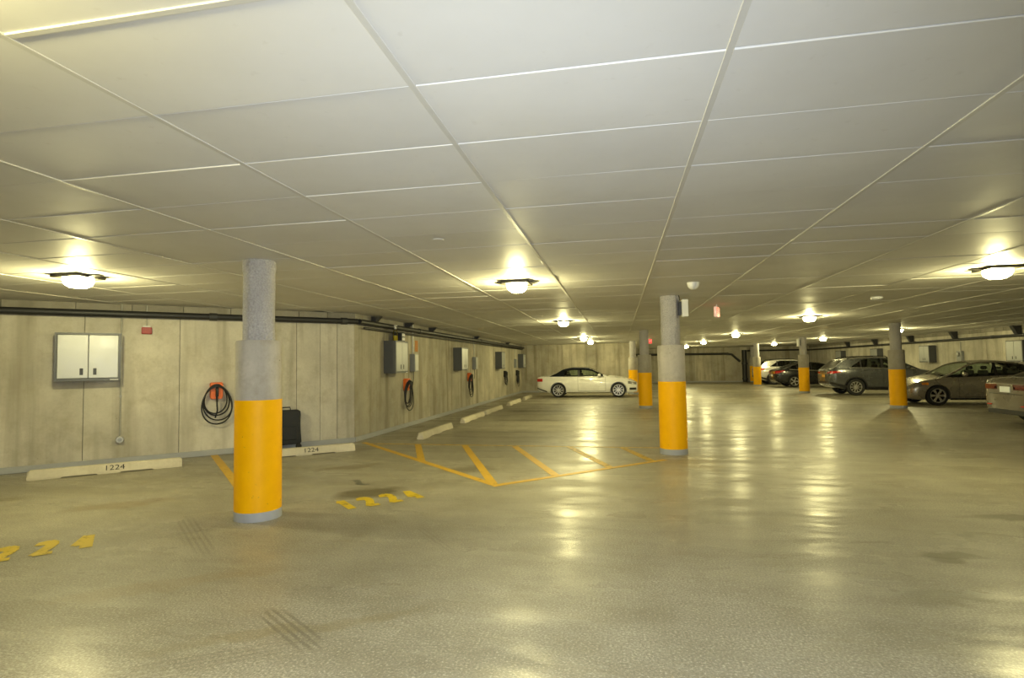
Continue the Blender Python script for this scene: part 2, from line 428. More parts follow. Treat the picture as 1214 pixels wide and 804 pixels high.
for i in range(-9, 15):
    x = PX0 + i * PX
    ys = [y for y in np.arange(YB + .2, YF - .1, .3) if in_room(x, y)]
    if not ys or x < E45.x + .5: continue
    obj('joint_strip', B((x - .014, min(ys), CZ - .005), (x + .014, max(ys), CZ + .004), .0015), M['strip'], ceiling)

obj('joint_strip', B((PX0 + .016, PY0 - .013, CZ - .005), (PX0 + PX - .016, PY0 + .013, CZ + .004), .0015), M['strip'], ceiling)
# ------------------------------------------------------------------ columns
def column(x, y, label, rot=0.0, d=.45):
    t = thing('concrete_column', label, 'column', (x, y, 0), rot, 'yellow banded garage columns')
    r = d / 2
    obj('base_band', lathe([(r + .004, 0), (r + .004, .085), (r + .001, .09)], 40), M['grey_paint'], t, 30)
    obj('paint_band', lathe([(r + .002, .09), (r + .002, 1.205)], 40), M['yellow'], t, 30)
    b = lathe([(r - .001, 1.2), (r - .001, 1.79), (r - .012, 1.812), (.10, 1.815)], 40)
    obj('sleeve', b, M['sleeve'], t, 30)
    prof = []; rr = random.Random(int(abs(x * 31 + y * 17)))
    b = bmesh.new(); rings = []
    zs = [1.80, 1.95, 2.1, 2.25, 2.4, 2.52, 2.55, 2.59, CZ - .002]
    for k, z in enumerate(zs):
        f = 1.0 + (.05 if k >= 6 else 0) - (.03 if k == len(zs) - 1 else 0)
        ring = []
        for q in range(24):
            a = 2 * PI * q / 24
            m = 2 * PI / 8; oc = math.cos(m / 2) / math.cos(((a + m / 2) % m) - m / 2)   # octagon
            rad = .163 * oc * f * (1 + rr.uniform(-.018, .018))
            ring.append(b.verts.new((rad * math.cos(a), rad * math.sin(a), z)))
        rings.append(ring)
    for a_, b_ in zip(rings, rings[1:]):
        for q in range(24): b.faces.new((a_[q], a_[(q + 1) % 24], b_[(q + 1) % 24], b_[q]))
    b.faces.new(rings[0]); b.faces.new(rings[-1])
    obj('shaft', b, M['aggregate'], t, 25)
    return t
column(-3.68, 5.22, 'large yellow-banded concrete column nearest the angled wall, beside the stall stripe', .3)
column(.88, 9.78, 'yellow-banded concrete column at the tip of the yellow hatched triangle', .1)
column(.88, 19.55, 'yellow-banded concrete column in front of the nose of the white convertible')
column(.72, 28.7, 'thin distant yellow column half hidden behind the convertible-nose column')
column(8.55, 19.4, 'yellow-banded concrete column in front of the beige sedan, casting a long floor shadow', .2)
column(8.6, 28.5, 'yellow-banded concrete column between the black coupe and the graphite crossover')
column(8.5, 37.1, 'distant yellow-banded column before the pale silver crossover')
column(9.85, 44.2, 'farthest yellow column, standing beside the black drain stack')

# ------------------------------------------------------------------ ceiling lamps
def lamp_mesh():
    b = bmesh.new(); rings = []
    for r, z in ((.150, 0), (.155, -.03), (.135, -.075), (.085, -.108)):
        rings.append([b.verts.new((r * math.cos(PI / 4 + PI / 2 * k + q), r * math.sin(PI / 4 + PI / 2 * k + q), z)) for k in range(4) for q in (-.18, .18)])
    for a_, b_ in zip(rings, rings[1:]):
        for q in range(8): b.faces.new((a_[q], a_[(q + 1) % 8], b_[(q + 1) % 8], b_[q]))
    b.faces.new(rings[-1]); b.faces.new(rings[0]); return b
first = None
LAMPS = [(-1.88, .66, 'lit square ceiling lamp overhead, brightening the ceiling corner before the silver cabinet'), (-6.2, 5.44, 'lit square ceiling lamp before the silver two-door cabinet'),
         (-1.33, 7.42, 'lit square ceiling lamp above the yellow hatched triangle'), (-1.37, 14.4, 'lit square ceiling lamp over the empty stalls before the white convertible'),
         (-1.38, 23.2, 'small lit ceiling lamp just in front of the white convertible'), (-1.32, 27.7, 'farthest lit ceiling lamp of the row above the white convertible'),
         (4.72, 8.0, 'large lit ceiling lamp at the right edge with dark side wings'),
         (4.8, 15.3, 'lit ceiling lamp over the middle of the aisle'), (4.65, 23.6, 'second lit ceiling lamp down the aisle row'),
         (4.51, 31.2, 'third lit ceiling lamp down the aisle row'), (4.5, 38.8, 'farthest lit ceiling lamp down the aisle by the back wall'),
         (10.2, 22.9, 'lit ceiling lamp beside the column top above the beige sedan'), (10.1, 30.3, 'lit ceiling lamp above and behind the graphite crossover'),
         (9.5, 36.9, 'lit ceiling lamp above the pale silver crossover')]
for x, y, lab in LAMPS:
    if first is None:
        t = thing('ceiling_lamp', lab, 'lamp', (x, y, CZ), 0, 'lit ceiling lamps')
        b = B((-.19, -.19, -.035), (.19, .19, -.003), .008)
        obj('housing', b, M['bronze'], t)
        for sg in (-1, 1):
            b = bmesh.new()
            pts = [(.18, -.03), (.18, -.008), (.30, -.003), (.30, -.008)]
            va = [b.verts.new((sg * px, -.05, z)) for px, z in pts]; vb = [b.verts.new((sg * px, .05, z)) for px, z in pts]
            b.faces.new(va); b.faces.new(vb[::-1])
            for q in range(4): b.faces.new((va[q], va[(q + 1) % 4], vb[(q + 1) % 4], vb[q]))
            obj('side_wing', b, M['bronze'], t)
        obj('lens', lamp_mesh(), M['lens'], t, False, (0, 0, -.034))
        bo = bpy.data.objects.new('bulb', BULB); COL.objects.link(bo); bo.parent = t; bo.location = (0, 0, -.088)
        first = t
    else:
        c = first.copy(); COL.objects.link(c); c.location = (x, y, CZ); c['label'] = lab
        for ch in first.children:
            k = ch.copy(); COL.objects.link(k); k.parent = c

# ------------------------------------------------------------------ floor paint
def poly_paint(name, pts, mat, z=.003):
    b = bmesh.new(); vs = [b.verts.new((x, y, z)) for x, y in pts]; lo = [b.verts.new((x, y, .0005)) for x, y in pts]
    b.faces.new(vs)
    for q in range(len(vs)): b.faces.new((vs[q], vs[(q + 1) % len(vs)], lo[(q + 1) % len(vs)], lo[q]))
    return obj(name, b, mat, floor)
def stripe(p, q, wd, mat=None, z=.003, name='painted_line'):
    p = Vector((*p, 0)); q = Vector((*q, 0)); n = (q - p).normalized().cross(Vector((0, 0, 1))) * wd / 2
    return poly_paint(name, [(v.x, v.y) for v in (p + n, q + n, q - n, p - n)], mat or M['line'], z)
stripe((-7.16, 8.90), (-3.85, 5.45), .12)
stripe((-5.12, 10.66), (-1.52, 6.93), .11)
stripe((-1.56, 6.97), (.68, 9.10), .10, z=.0034)
stripe((-5.08, 10.52), (.68, 10.36), .07, M['line_thin'], .0026)
for p, q in (((-3.91, 10.50), (-3.15, 8.62)), ((-2.93, 10.40), (-1.62, 7.06)), ((-1.94, 10.34), (-.88, 7.68)), ((-.92, 10.36), (-.16, 8.36)), ((.04, 10.33), (.46, 9.0))):
    stripe(p, q, .12, M['line'] if p[0] < -1 else M['line_thin'], .0038)
def bay_number(text, x, y, ang, h=.40, sp=.27):
    """x, y = right end of the baseline; polyline digits painted on the floor"""
    ux, uy = math.cos(ang), math.sin(ang)
    n = len(text)
    for k, ch in enumerate(text):
        ox = -(n - 1 - k) * sp - sp * .45
        b = bmesh.new(); pts = [(ox + a * h * .52, c * h) for a, c in DIG[ch]]
        P = [Vector((x + ux * a - uy * c, y + uy * a + ux * c, .003)) for a, c in pts]
        for i, (a, c) in enumerate(zip(P, P[1:])):
            d = (c - a).normalized(); nn = d.cross(Vector((0, 0, 1))) * .046; a2 = a - d * .02; c2 = c + d * .02
            zz = Vector((0, 0, .0002 * i))
            b.faces.new([b.verts.new(v + zz) for v in (a2 + nn, c2 + nn, c2 - nn, a2 - nn)])
        obj('painted_numeral', b, M['digits'], floor)
bay_number('1224', -4.50, 4.20, PI / 4)
bay_number('1224', -2.22, 6.30, PI / 4)

# ------------------------------------------------------------------ wheel stops
def wheel_stop(a, bpt, label, number=None, group='concrete wheel stops', num_at=0.0):
    """a->b: front bottom edge on the floor, the face looks to the right of a->b"""
    a = Vector((*a, 0)); bb = Vector((*bpt, 0)); L = (bb - a).length; ang = math.atan2(bb.y - a.y, bb.x - a.x)
    mid = (a + bb) / 2
    t = thing('wheel_stop', label, 'wheel stop', (mid.x, mid.y, 0), ang, group)
    b = bmesh.new(); secs = []
    xs = [-L / 2, -L / 2 + .03, -L * .3, -L * .29, -L * .08, -L * .07, L * .07, L * .08, L * .29, L * .30, L / 2 - .03, L / 2]
    for k, x in enumerate(xs):
        e = .02 if k in (0, len(xs) - 1) else 0
        zb = .013 if (3 <= k <= 4 or 7 <= k <= 8) else 0
        pr = [(0 + e * .5, zb), (.002 + e * .5, .03), (.03 + e, .125 - e), (.045 + e, .135 - e), (.115 - e, .135 - e), (.13 - e, .125 - e), (.158 - e * .5, .03), (.16 - e * .5, zb)]
        secs.append([b.verts.new((x, y, z)) for y, z in pr])
    for s, u in zip(secs, secs[1:]):
        for q in range(8): b.faces.new((s[q], s[(q + 1) % 8], u[(q + 1) % 8], u[q]))
    b.faces.new(secs[0]); b.faces.new(secs[-1])
    obj('stop_body', b, M['stop'], t)
    if number:
        o = link('stencil_number', text_mesh(number, .105, .0012), M['ink'], t)
        tl = math.atan2(.095, .028)
        o.scale = (1.25, 1, 1); o.location = (num_at, .0155, .078); o.rotation_euler = (tl, 0, 0)
    return t
wheel_stop((-8.22, 6.50), (-6.83, 7.78), 'long cream concrete wheel stop stencilled 1224 in front of the silver two-door cabinet', '1224', num_at=.07)
wheel_stop((-6.12, 8.40), (-4.78, 9.60), 'cream concrete wheel stop stencilled 1224 behind the nearest column, before the dark bag', '1224', num_at=.12)
LW = [(11.2, 13.35, 'grey concrete wheel stop nearest the yellow hatching along the long wall'), (14.45, 16.7, 'second concrete wheel stop from the yellow hatching along the long wall'),
      (17.0, 19.4, 'third concrete wheel stop from the yellow hatching along the long wall'), (20.8, 23.2, 'fourth concrete wheel stop from the hatching, short of the convertible'),
      (24.3, 26.3, 'last concrete wheel stop, just behind the white convertible')]
for y0, y1, lab in LW: wheel_stop((-4.04, y0), (-4.04, y1), lab)

# ------------------------------------------------------------------ pipes
def pipe_run(name, label, pts, r, couplings=(), group=None):
    t = thing(name, label, 'pipe', pts[0], 0, group); o0 = Vector(pts[0])
    obj('pipe_length', tube(bmesh.new(), [Vector(p) - o0 for p in pts], r, 14), M['pipe'], t, 40)
    for p, d in couplings:
        d = Vector(d).normalized(); p = Vector(p) - o0
        obj('coupling', tube(bmesh.new(), [p - d * .06, p + d * .06], r * 1.22, 14), M['steel'], t, 40)
    return t
def nwp(s, off, z): return (XW - s * s2 + off * s2, YC - s * s2 - off * s2, z)     # on the angled wall: s from the corner, off into the room
CC = (XW + .13 - .0, YC - .054, 2.47)
pipe_run('drain_pipe', 'thick black iron pipe along the top of the angled wall, above the silver cabinet', [nwp(s, .13, 2.47) for s in (12, 6, 3, .6, -.03)], .056,
         [(nwp(.25, .13, 2.47), (1, 1, 0)), (nwp(2.6, .13, 2.47), (1, 1, 0)), (nwp(7, .13, 2.47), (1, 1, 0))])
tp = pipe_run('drain_pipe', 'thick black iron pipe along the top of the long wall with the car chargers', [(XW + .13, YC - .02, 2.47), (XW + .13, 13, 2.475), (XW + .13, YN - .1, 2.50)], .056,
         [((XW + .13, 14.2, 2.477), (0, 1, 0)), ((XW + .13, 21, 2.49), (0, 1, 0))])
pipe_run('sprinkler_pipe', 'thin dark pipe below the thick pipe on the long wall', [(XW + .08, 11.0, 2.36), (XW + .08, 20, 2.38), (XW + .08, YN - .1, 2.41)], .025)
def bracket(root, poly, y, hw):
    b = prism(poly, y - hw, y + hw)
    for v in b.verts: v.co -= root.location
    obj('bracket', b, M['steel'], root)
for y, k in ((11.5, 1), (13.45, 1), (15.3, .7), (20.4, 1.1), (26.4, .8)):
    bracket(tp, [(XW + .032, 2.64), (XW + .26, 2.64), (XW + .14, 2.52), (XW + .032, 2.44)], y, .05 * k)
# east wall and back wall
ep = pipe_run('drain_pipe', 'black iron pipe along the top of the cabinets wall behind the parked cars', [(XE - .13, YB + .3, 2.30), (XE - .13, 30, 2.30), (XE - .13, YF - .16, 2.33)], .05,
         [((XE - .13, 24, 2.3), (0, 1, 0)), ((XE - .13, 33, 2.305), (0, 1, 0))])
for y in (22.7, 26.45, 30.0, 33.8, 37.5): bracket(ep, [(XE - .032, 2.64), (XE - .30, 2.64), (XE - .16, 2.36), (XE - .032, 2.30)], y, .09)
pipe_run('drain_pipe', 'black pipe across the far back wall with a slanting end', [(XS + .2, YF - .14, 2.20), (8.1, YF - .14, 2.16), (8.5, YF - .14, 2.10), (9.08, YF - .14, 1.55)], .085,
         [((8.2, YF - .14, 2.15), (1, 0, 0))])
pipe_run('drain_stack', 'thick vertical black drain stack on the far back wall', [(9.38, YF - .26, 0), (9.38, YF - .26, 2.42)], .17, [((9.38, YF - .26, .25), (0, 0, 1)), ((9.38, YF - .26, 1.4), (0, 0, 1))])
pipe_run('drain_pipe', 'short black pipe from the drain stack to the cabinets wall', [(9.62, YF - .1, 2.36), (XE - .2, YF - .1, 2.36)], .06)

# ------------------------------------------------------------------ wall furniture. local frame: x along the wall, y out of the wall, z up
def on_nw(s, z=0): return nwp(s, 0, z), math.atan2(-s2, -s2)          # local +x runs away from the corner, +y into the room
def on_w(y, z=0): return (XW, y, z), -PI / 2                           # +x towards the camera, +y = +X
def on_e(y, z=0): return (XE, y, z), PI / 2                            # +x away from the camera, +y = -X
def cabinet(place, label, door='cab_door', wd=.77, ht=.76, dp=.30, group='wall cabinets'):
    (loc, rz) = place
    t = thing('wall_cabinet', label, 'cabinet', loc, rz, group)
    b = bmesh.new(); h = wd / 2
    box(b, (-h, .005, 0), (-h + .03, dp, ht)); box(b, (h - .03, .005, 0), (h, dp, ht)); box(b, (-h + .03, .005, 0), (h - .03, dp, .04)); box(b, (-h + .03, .005, ht - .03), (h - .03, dp, ht))
    box(b, (-h + .03, .005, .04), (h - .03, .02, ht - .03))
    obj('carcass', b, M['cab_body'], t)
    for sg in (-1, 1):
        x0, x1 = (-h + .034, -.003) if sg < 0 else (.003, h - .034)
        d = obj('door', B((x0, dp - .03, .044), (x1, dp + .006, ht - .034), .006), M[door], t)
        cx = sg * .085
        obj('handle', B((cx - .022, dp + .004, .095), (cx + .022, dp + .010, .20), .003), M['slot'], d)
    obj('label_strip', B((-h + .03, dp, .008), (-h + .14, dp + .002, .022)), M['white_pl'], t)
    return t
def wall_at(place, lift):
    (l, r) = place; return ((l[0], l[1], lift), r)
cabinet(wall_at(on_nw(4.36), 1.38), 'silver two-door wall cabinet with grey frame on the angled wall', wd=.84)
cabinet(wall_at(on_w(12.55), 1.38), 'grey wall cabinet with bottle and box on its top', 'cab_door_dim')
cabinet(wall_at(on_w(18.1), 1.38), 'grey wall cabinet second along the long wall, bare top', 'cab_door')
cabinet(wall_at(on_w(24.5), 1.38), 'grey wall cabinet third along the long wall', 'cab_door_dim')
cabinet(wall_at(on_w(30.2), 1.38), 'grey wall cabinet at the far end of the long wall', 'cab_door')
cabinet(wall_at(on_e(22.6), 1.36), 'grey wall cabinet nearest on the right, above the bronze sedan', 'cab_door_dim', wd=.85)
cabinet(wall_at(on_e(28.5), 1.36), 'grey wall cabinet above the hood of the beige sedan', 'cab_door_dim', wd=.85)
cabinet(wall_at(on_e(33.6), 1.36), 'grey wall cabinet above the roof of the graphite crossover', 'cab_door_dim', wd=.85)
cabinet(wall_at(on_e(38.6), 1.36), 'farthest grey wall cabinet behind the black coupe', 'cab_door_dim', wd=.85)

def charger(place, label, seed=0, orange='orange', unit=True, drop=.40):
    loc, rz = place; rr = random.Random(seed)
    t = thing('car_charger', label, 'charger', loc, rz, 'wall car chargers with coiled cables')
    b = bmesh.new()
    pr = [(-.085, 0), (.085, 0), (.105, .05), (.105, .27), (.085, .30), (-.085, .30), (-.105, .27), (-.105, .05)]
    f = [b.verts.new((x * .9, .12, z * .96 + .006)) for x, z in pr]; m = [b.verts.new((x, .09, z)) for x, z in pr]; k = [b.verts.new((x, .004, z)) for x, z in pr]
    for u, v in ((k, m), (m, f)):
        for q in range(8): b.faces.new((u[q], u[(q + 1) % 8], v[(q + 1) % 8], v[q]))
    b.faces.new(f); b.faces.new(k)
    obj('housing', b, M[orange], t)
    obj('badge', lathe([(.034, .119), (.034, .126), (.02, .128)], 20, 'y'), M['white_pl'], t, False, (0, 0, .215))
    b = bmesh.new(); tube(b, [(0, .128, .22), (0, .16, .20), (0, .165, .13), (0, .15, .05)], .026, 10); tube(b, [(0, .15, .05), (0, .14, -.05)], .018, 8)
    obj('connector', b, M['slot'], t, 40)
    b = bmesh.new()
    for q in range(4):
        wx = .185 + .02 * q + rr.uniform(-.008, .012); dz = drop * (.58 + .06 * q) + rr.uniform(-.02, .02); ox = rr.uniform(-.04, .04); zt = .262 - .012 * q; pts = []
        for i in range(37):
            a = 2 * PI * i / 36; cx, cz = math.sin(a), math.cos(a)
            pts.append((ox * (1 - cz) / 2 + wx * cx * (1 - .12 * cz), .07 + .018 * q + .06 * max(0, cz) ** 3 + .01 * math.sin(a * 2), zt - dz + cz * dz))
        tube(b, pts, .0125, 7)
    tube(b, [(0, .14, -.05), (-.01, .13, -.2), (.02, .10, -.33)], .0135, 7)
    obj('cable', b, M['cable'], t, 50)
    return t
charger(wall_at(on_nw(2.53), 1.00), 'orange car charger with coiled black cable on the angled wall', 1, drop=.42)
charger(wall_at(on_w(13.46), .93), 'orange car charger on the long wall beside the first cabinet', 2, drop=.48)
charger(wall_at(on_w(19.55), .98), 'orange car charger below the second grey switch box on the long wall', 3, drop=.5)
charger(wall_at(on_w(26.0), .98), 'dark car charger third along the long wall below the third cabinet', 4, 'slot', drop=.4)
charger(wall_at(on_w(29.2), .98), 'dark car charger last along the long wall beside the far cabinet', 5, 'slot', drop=.5)

def switch_box(place, label, conduit=True, top=CZ - 1.38, low=0):
    loc, rz = place
    t = thing('switch_box', label, 'switch box', loc, rz, 'grey switch boxes on the walls')
    obj('box_body', B((-.13, .004, 0), (.13, .14, .46), .008), M['grey_box'], t)
    obj('cover', B((-.115, .14, .02), (.115, .15, .44), .004), M['galv'], t)
    obj('lever', B((-.165, .06, .26), (-.13, .09, .38), .005), M['slot'], t)
    obj('conduit', tube(bmesh.new(), [(0, .04, .46), (0, .04, CZ - loc[2] - .01)], .014), M['galv'], t, 40)
    if low: obj('cable_whip', tube(bmesh.new(), [(.0, .05, 0), (.03, .06, -.2), (.12, .06, -low)], .010), M['cable'], t, 40)
    return t
switch_box(wall_at(on_w(13.95), 1.40), 'grey switch box with white conduit beside the first long-wall cabinet', low=.4)
switch_box(wall_at(on_w(20.3), 1.40), 'grey switch box beyond the second long-wall cabinet', low=.35)
switch_box(wall_at(on_w(28.7), 1.40), 'grey switch box just before the far long-wall cabinet')
# electric meter on the right wall
t = thing('electric_meter', 'grey electric meter on the wall above the beige sedan roof', 'meter', (XE, 26.2, 1.40), PI / 2)
obj('box_body', B((-.16, .004, 0), (.16, .12, .42), .01), M['grey_box'], t)
obj('dial', lathe([(.085, .12), (.085, .17), (.06, .185)], 20, 'y'), M['galv'], t, 40, (0, 0, .28))
obj('conduit', tube(bmesh.new(), [(0, .04, .42), (0, .04, .80)], .016), M['galv'], t, 40)
# conduit with outlet on the angled wall
(loc, rz) = on_nw(3.94)
t = thing('conduit_outlet', 'thin metal conduit down the angled wall to a round grey outlet box', 'outlet', (loc[0], loc[1], .40), rz)
obj('conduit', tube(bmesh.new(), [(0, .03, .05), (0, .03, 2.24)], .011), M['galv'], t, 40)
obj('outlet_box', lathe([(.062, .004), (.062, .07), (.052, .078)], 8, 'y'), M['galv'], t)
obj('cover_plate', lathe([(.03, .078), (.03, .086)], 12, 'y'), M['grey_box'], t)
for z in (.7, 1.5): obj('clip', B((-.02, .004, z), (.02, .045, z + .02)), M['galv'], t)
# alarm
(loc, rz) = on_nw(3.59)
t = thing('fire_alarm', 'small red fire alarm box with white top under the pipe', 'alarm', (loc[0], loc[1], 2.15), rz)
obj('alarm_body', B((-.075, .004, 0), (.075, .06, .115), .008), M['red'], t)
obj('strobe', B((-.055, .01, .115), (.055, .055, .14), .004), M['white_pl'], t)
obj('conduit', tube(bmesh.new(), [(0, .03, .14), (0, .03, .49)], .009), M['galv'], t, 40)
# orange mark by the first switch box
(loc, rz) = on_w(14.3); t = obj('warning_placard', B((-.11, .003, 0), (.11, .008, .30)), M['patch'], None, False); t.location = (loc[0], loc[1], 1.93); t.rotation_euler = (0, 0, rz)
tag(t, 'faded orange placard on the long wall beside the first switch box', 'sign')
# things on the first cabinet
(loc, rz) = on_w(12.28)
t = thing('spray_bottle', 'clear bottle of yellow liquid standing on the first long-wall cabinet', 'bottle', (loc[0] + .245, loc[1], 1.38 + .76), rz)
obj('bottle_body', lathe([(.055, 0), (.06, .01), (.06, .19), (.03, .26), (.022, .28)], 20), M['bottle'], t, 40)
obj('liquid', lathe([(.05, .006), (.055, .012), (.055, .12)], 20), plain('yellow_liquid', (.62, .50, .03), .2), t, 40)
b = lathe([(.026, .27), (.026, .31), (.012, .33), (.010, .36)], 14); box(b, (-.012, -.03, .335), (.012, .045, .365), .004)
obj('trigger_cap', b, M['white_pl'], t, 40)
(loc, rz) = on_w(12.70)
t = thing('small_box', 'small dark box with pale front standing on the first long-wall cabinet', 'box', (loc[0] + .18, loc[1], 1.38 + .76), rz)
obj('box_body', B((-.13, -.09, 0), (.13, .09, .20), .006), M['bag'], t)
for sx in (-.07, .02):
    for sz in (.02, .115): obj('pale_panel', B((sx - .035, .089, sz), (sx + .045, .095, sz + .075), .002), M['white_pl'], t)

# dark wheeled bag
(loc, rz) = (nwp(1.36, .16, 0), on_nw(0)[1])
t = thing('wheeled_bag', 'black wheeled bag standing against the angled wall behind the nearest column', 'bag', loc, rz)
b = bmesh.new(); secs = []
for z, hw, y0, y1 in ((.10, .24, -.10, .12), (.14, .26, -.11, .14), (.30, .25, -.10, .12), (.48, .245, -.10, .11), (.64, .255, -.11, .10), (.71, .25, -.10, .09), (.74, .21, -.07, .06)):
    ring = []
    for q in range(16):
        a = 2 * PI * q / 16; cx, cy = math.cos(a), math.sin(a)
        sx = math.copysign(abs(cx) ** .35, cx); sy = math.copysign(abs(cy) ** .35, cy)
        ring.append(b.verts.new((sx * hw, (y0 + y1) / 2 + sy * (y1 - y0) / 2, z)))
    secs.append(ring)
for s, u in zip(secs, secs[1:]):
    for q in range(16): b.faces.new((s[q], s[(q + 1) % 16], u[(q + 1) % 16], u[q]))
b.faces.new(secs[0]); b.faces.new(secs[-1])
obj('bag_body', b, M['bag'], t, 40)
for sx in (-.2, .2): obj('wheel', lathe([(.05, -.02), (.055, -.01), (.055, .01), (.05, .02)], 16, 'y'), M['slot'], t, 40, (sx, .10, .056))
obj('pocket', B((-.17, .11, .18), (.17, .15, .44), .02), M['bag'], t)
obj('handle', tube(bmesh.new(), [(-.08, -.02, .73), (-.07, -.02, .79), (.07, -.02, .79), (.08, -.02, .73)], .012), M['slot'], t, 40)

# ------------------------------------------------------------------ ceiling furniture
t = thing('exit_sign', 'lit red EXIT sign hanging from the ceiling beside the hatched-triangle column', 'sign', (1.93, 11.5, CZ), math.radians(70))
obj('stem', tube(bmesh.new(), [(0, 0, -.002), (0, 0, -.05)], .012), M['white_pl'], t)
obj('sign_case', B((-.15, -.025, -.25), (.15, .025, -.05), .006), M['exit_w'], t)
for sg in (-1, 1):
    obj('red_face', B((-.14, sg * .0255 - .002, -.24), (.14, sg * .0255 + .002, -.06)), M['exit'], t)
    o = link('lettering', text_mesh('EXIT', .135), M['exit_w'], t); o.location = (0, sg * .029, -.15); o.rotation_euler = (PI / 2, 0, PI if sg > 0 else 0)
t = thing('exit_sign', 'lit red EXIT sign hanging far off beside the convertible-nose column', 'sign', (1.35, 25.3, CZ), 0)
obj('stem', tube(bmesh.new(), [(0, 0, -.002), (0, 0, -.06)], .012), M['white_pl'], t)
obj('sign_case', B((-.13, -.025, -.26), (.13, .025, -.06), .006), M['exit_w'], t)
for sg in (-1, 1):
    obj('red_face', B((-.125, sg * .0255 - .002, -.255), (.125, sg * .0255 + .002, -.065)), M['exit'], t)
    o = link('lettering', text_mesh('EXIT', .12), M['exit_w'], t); o.location = (0, sg * .029, -.16); o.rotation_euler = (PI / 2, 0, PI if sg > 0 else 0)
t = thing('ceiling_camera', 'white dome camera on the ceiling near the hatched-triangle column', 'camera', (1.07, 8.2, CZ))
obj('mount', lathe([(.085, -.02), (.085, -.004)], 24), M['white_pl'], t, 40)
obj('dome', lathe([(.002, -.105), (.035, -.10), (.065, -.075), (.078, -.045), (.08, -.02)], 24), M['white_pl'], t, 60)
t = thing('smoke_detector', 'round white smoke detector on the ceiling toward the parked cars', 'detector', (4.62, 11.1, CZ))
obj('detector_body', lathe([(.05, -.055), (.085, -.045), (.095, -.02), (.095, -.004)], 24), M['white_pl'], t, 40)
obj('vent_ring', lathe([(.056, -.058), (.056, -.05)], 20), M['galv'], t, 40)
t = thing('ceiling_cover', 'small round cover plate on the ceiling toward the nearest column', 'cover', (-1.55, 4.72, CZ))
obj('plate', lathe([(.045, -.010), (.05, -.004)], 24), M['panel'], t, 40)
obj('rim', lathe([(.052, -.007), (.058, -.003)], 24), M['strip'], t, 40)
t = thing('speaker_box', 'pale box fixed to the shaft of the hatched-triangle column', 'box', (.88 + .155, 9.70, 2.28), 0)
obj('box_body', B((.03, -.10, 0), (.13, .06, .29), .006), M['white_pl'], t)
obj('bracket', B((-.02, -.03, .03), (.03, .01, .26)), M['steel'], t)
obj('cable', tube(bmesh.new(), [(.0, -.06, .27), (-.01, -.07, .33), (-.02, -.05, .36)], .008), M['slot'], t)
t = thing('speaker_box', 'tiny pale box on the shaft of the column before the graphite crossover', 'box', (8.6 - .155, 28.4, 2.2), 0)
obj('box_body', B((-.12, -.08, 0), (-.03, .06, .35), .006), M['white_pl'], t)
obj('bracket', B((-.03, -.03, .05), (.02, .01, .3)), M['steel'], t)

# ------------------------------------------------------------------ cars
def pchip(pts):
    xs = np.array([p[0] for p in pts], float); ys = np.array([p[1] for p in pts], float)
    h = np.diff(xs); d = np.diff(ys) / h; m = np.zeros(len(xs)); m[0], m[-1] = d[0], d[-1]
    for i in range(1, len(xs) - 1):
        if d[i - 1] * d[i] > 0: m[i] = 2 * d[i - 1] * d[i] / (d[i - 1] + d[i])
    def f(x):
        x = min(max(x, xs[0]), xs[-1]); i = min(int(np.searchsorted(xs, x, 'right')) - 1, len(h) - 1); t = (x - xs[i]) / h[i]
        return float((1 + 2 * t) * (1 - t) ** 2 * ys[i] + t * (1 - t) ** 2 * h[i] * m[i] + t * t * (3 - 2 * t) * ys[i + 1] + t * t * (t - 1) * h[i] * m[i + 1])
    return f
def grid(rows):
    bm = bmesh.new(); vs = [[bm.verts.new(p) for p in r] for r in rows]
    for a, b in zip(vs, vs[1:]):
        for i in range(len(a) - 1):
            q = (a[i], a[i + 1], b[i + 1], b[i])
            bm.faces.new(q)
    return bm
class Car: pass
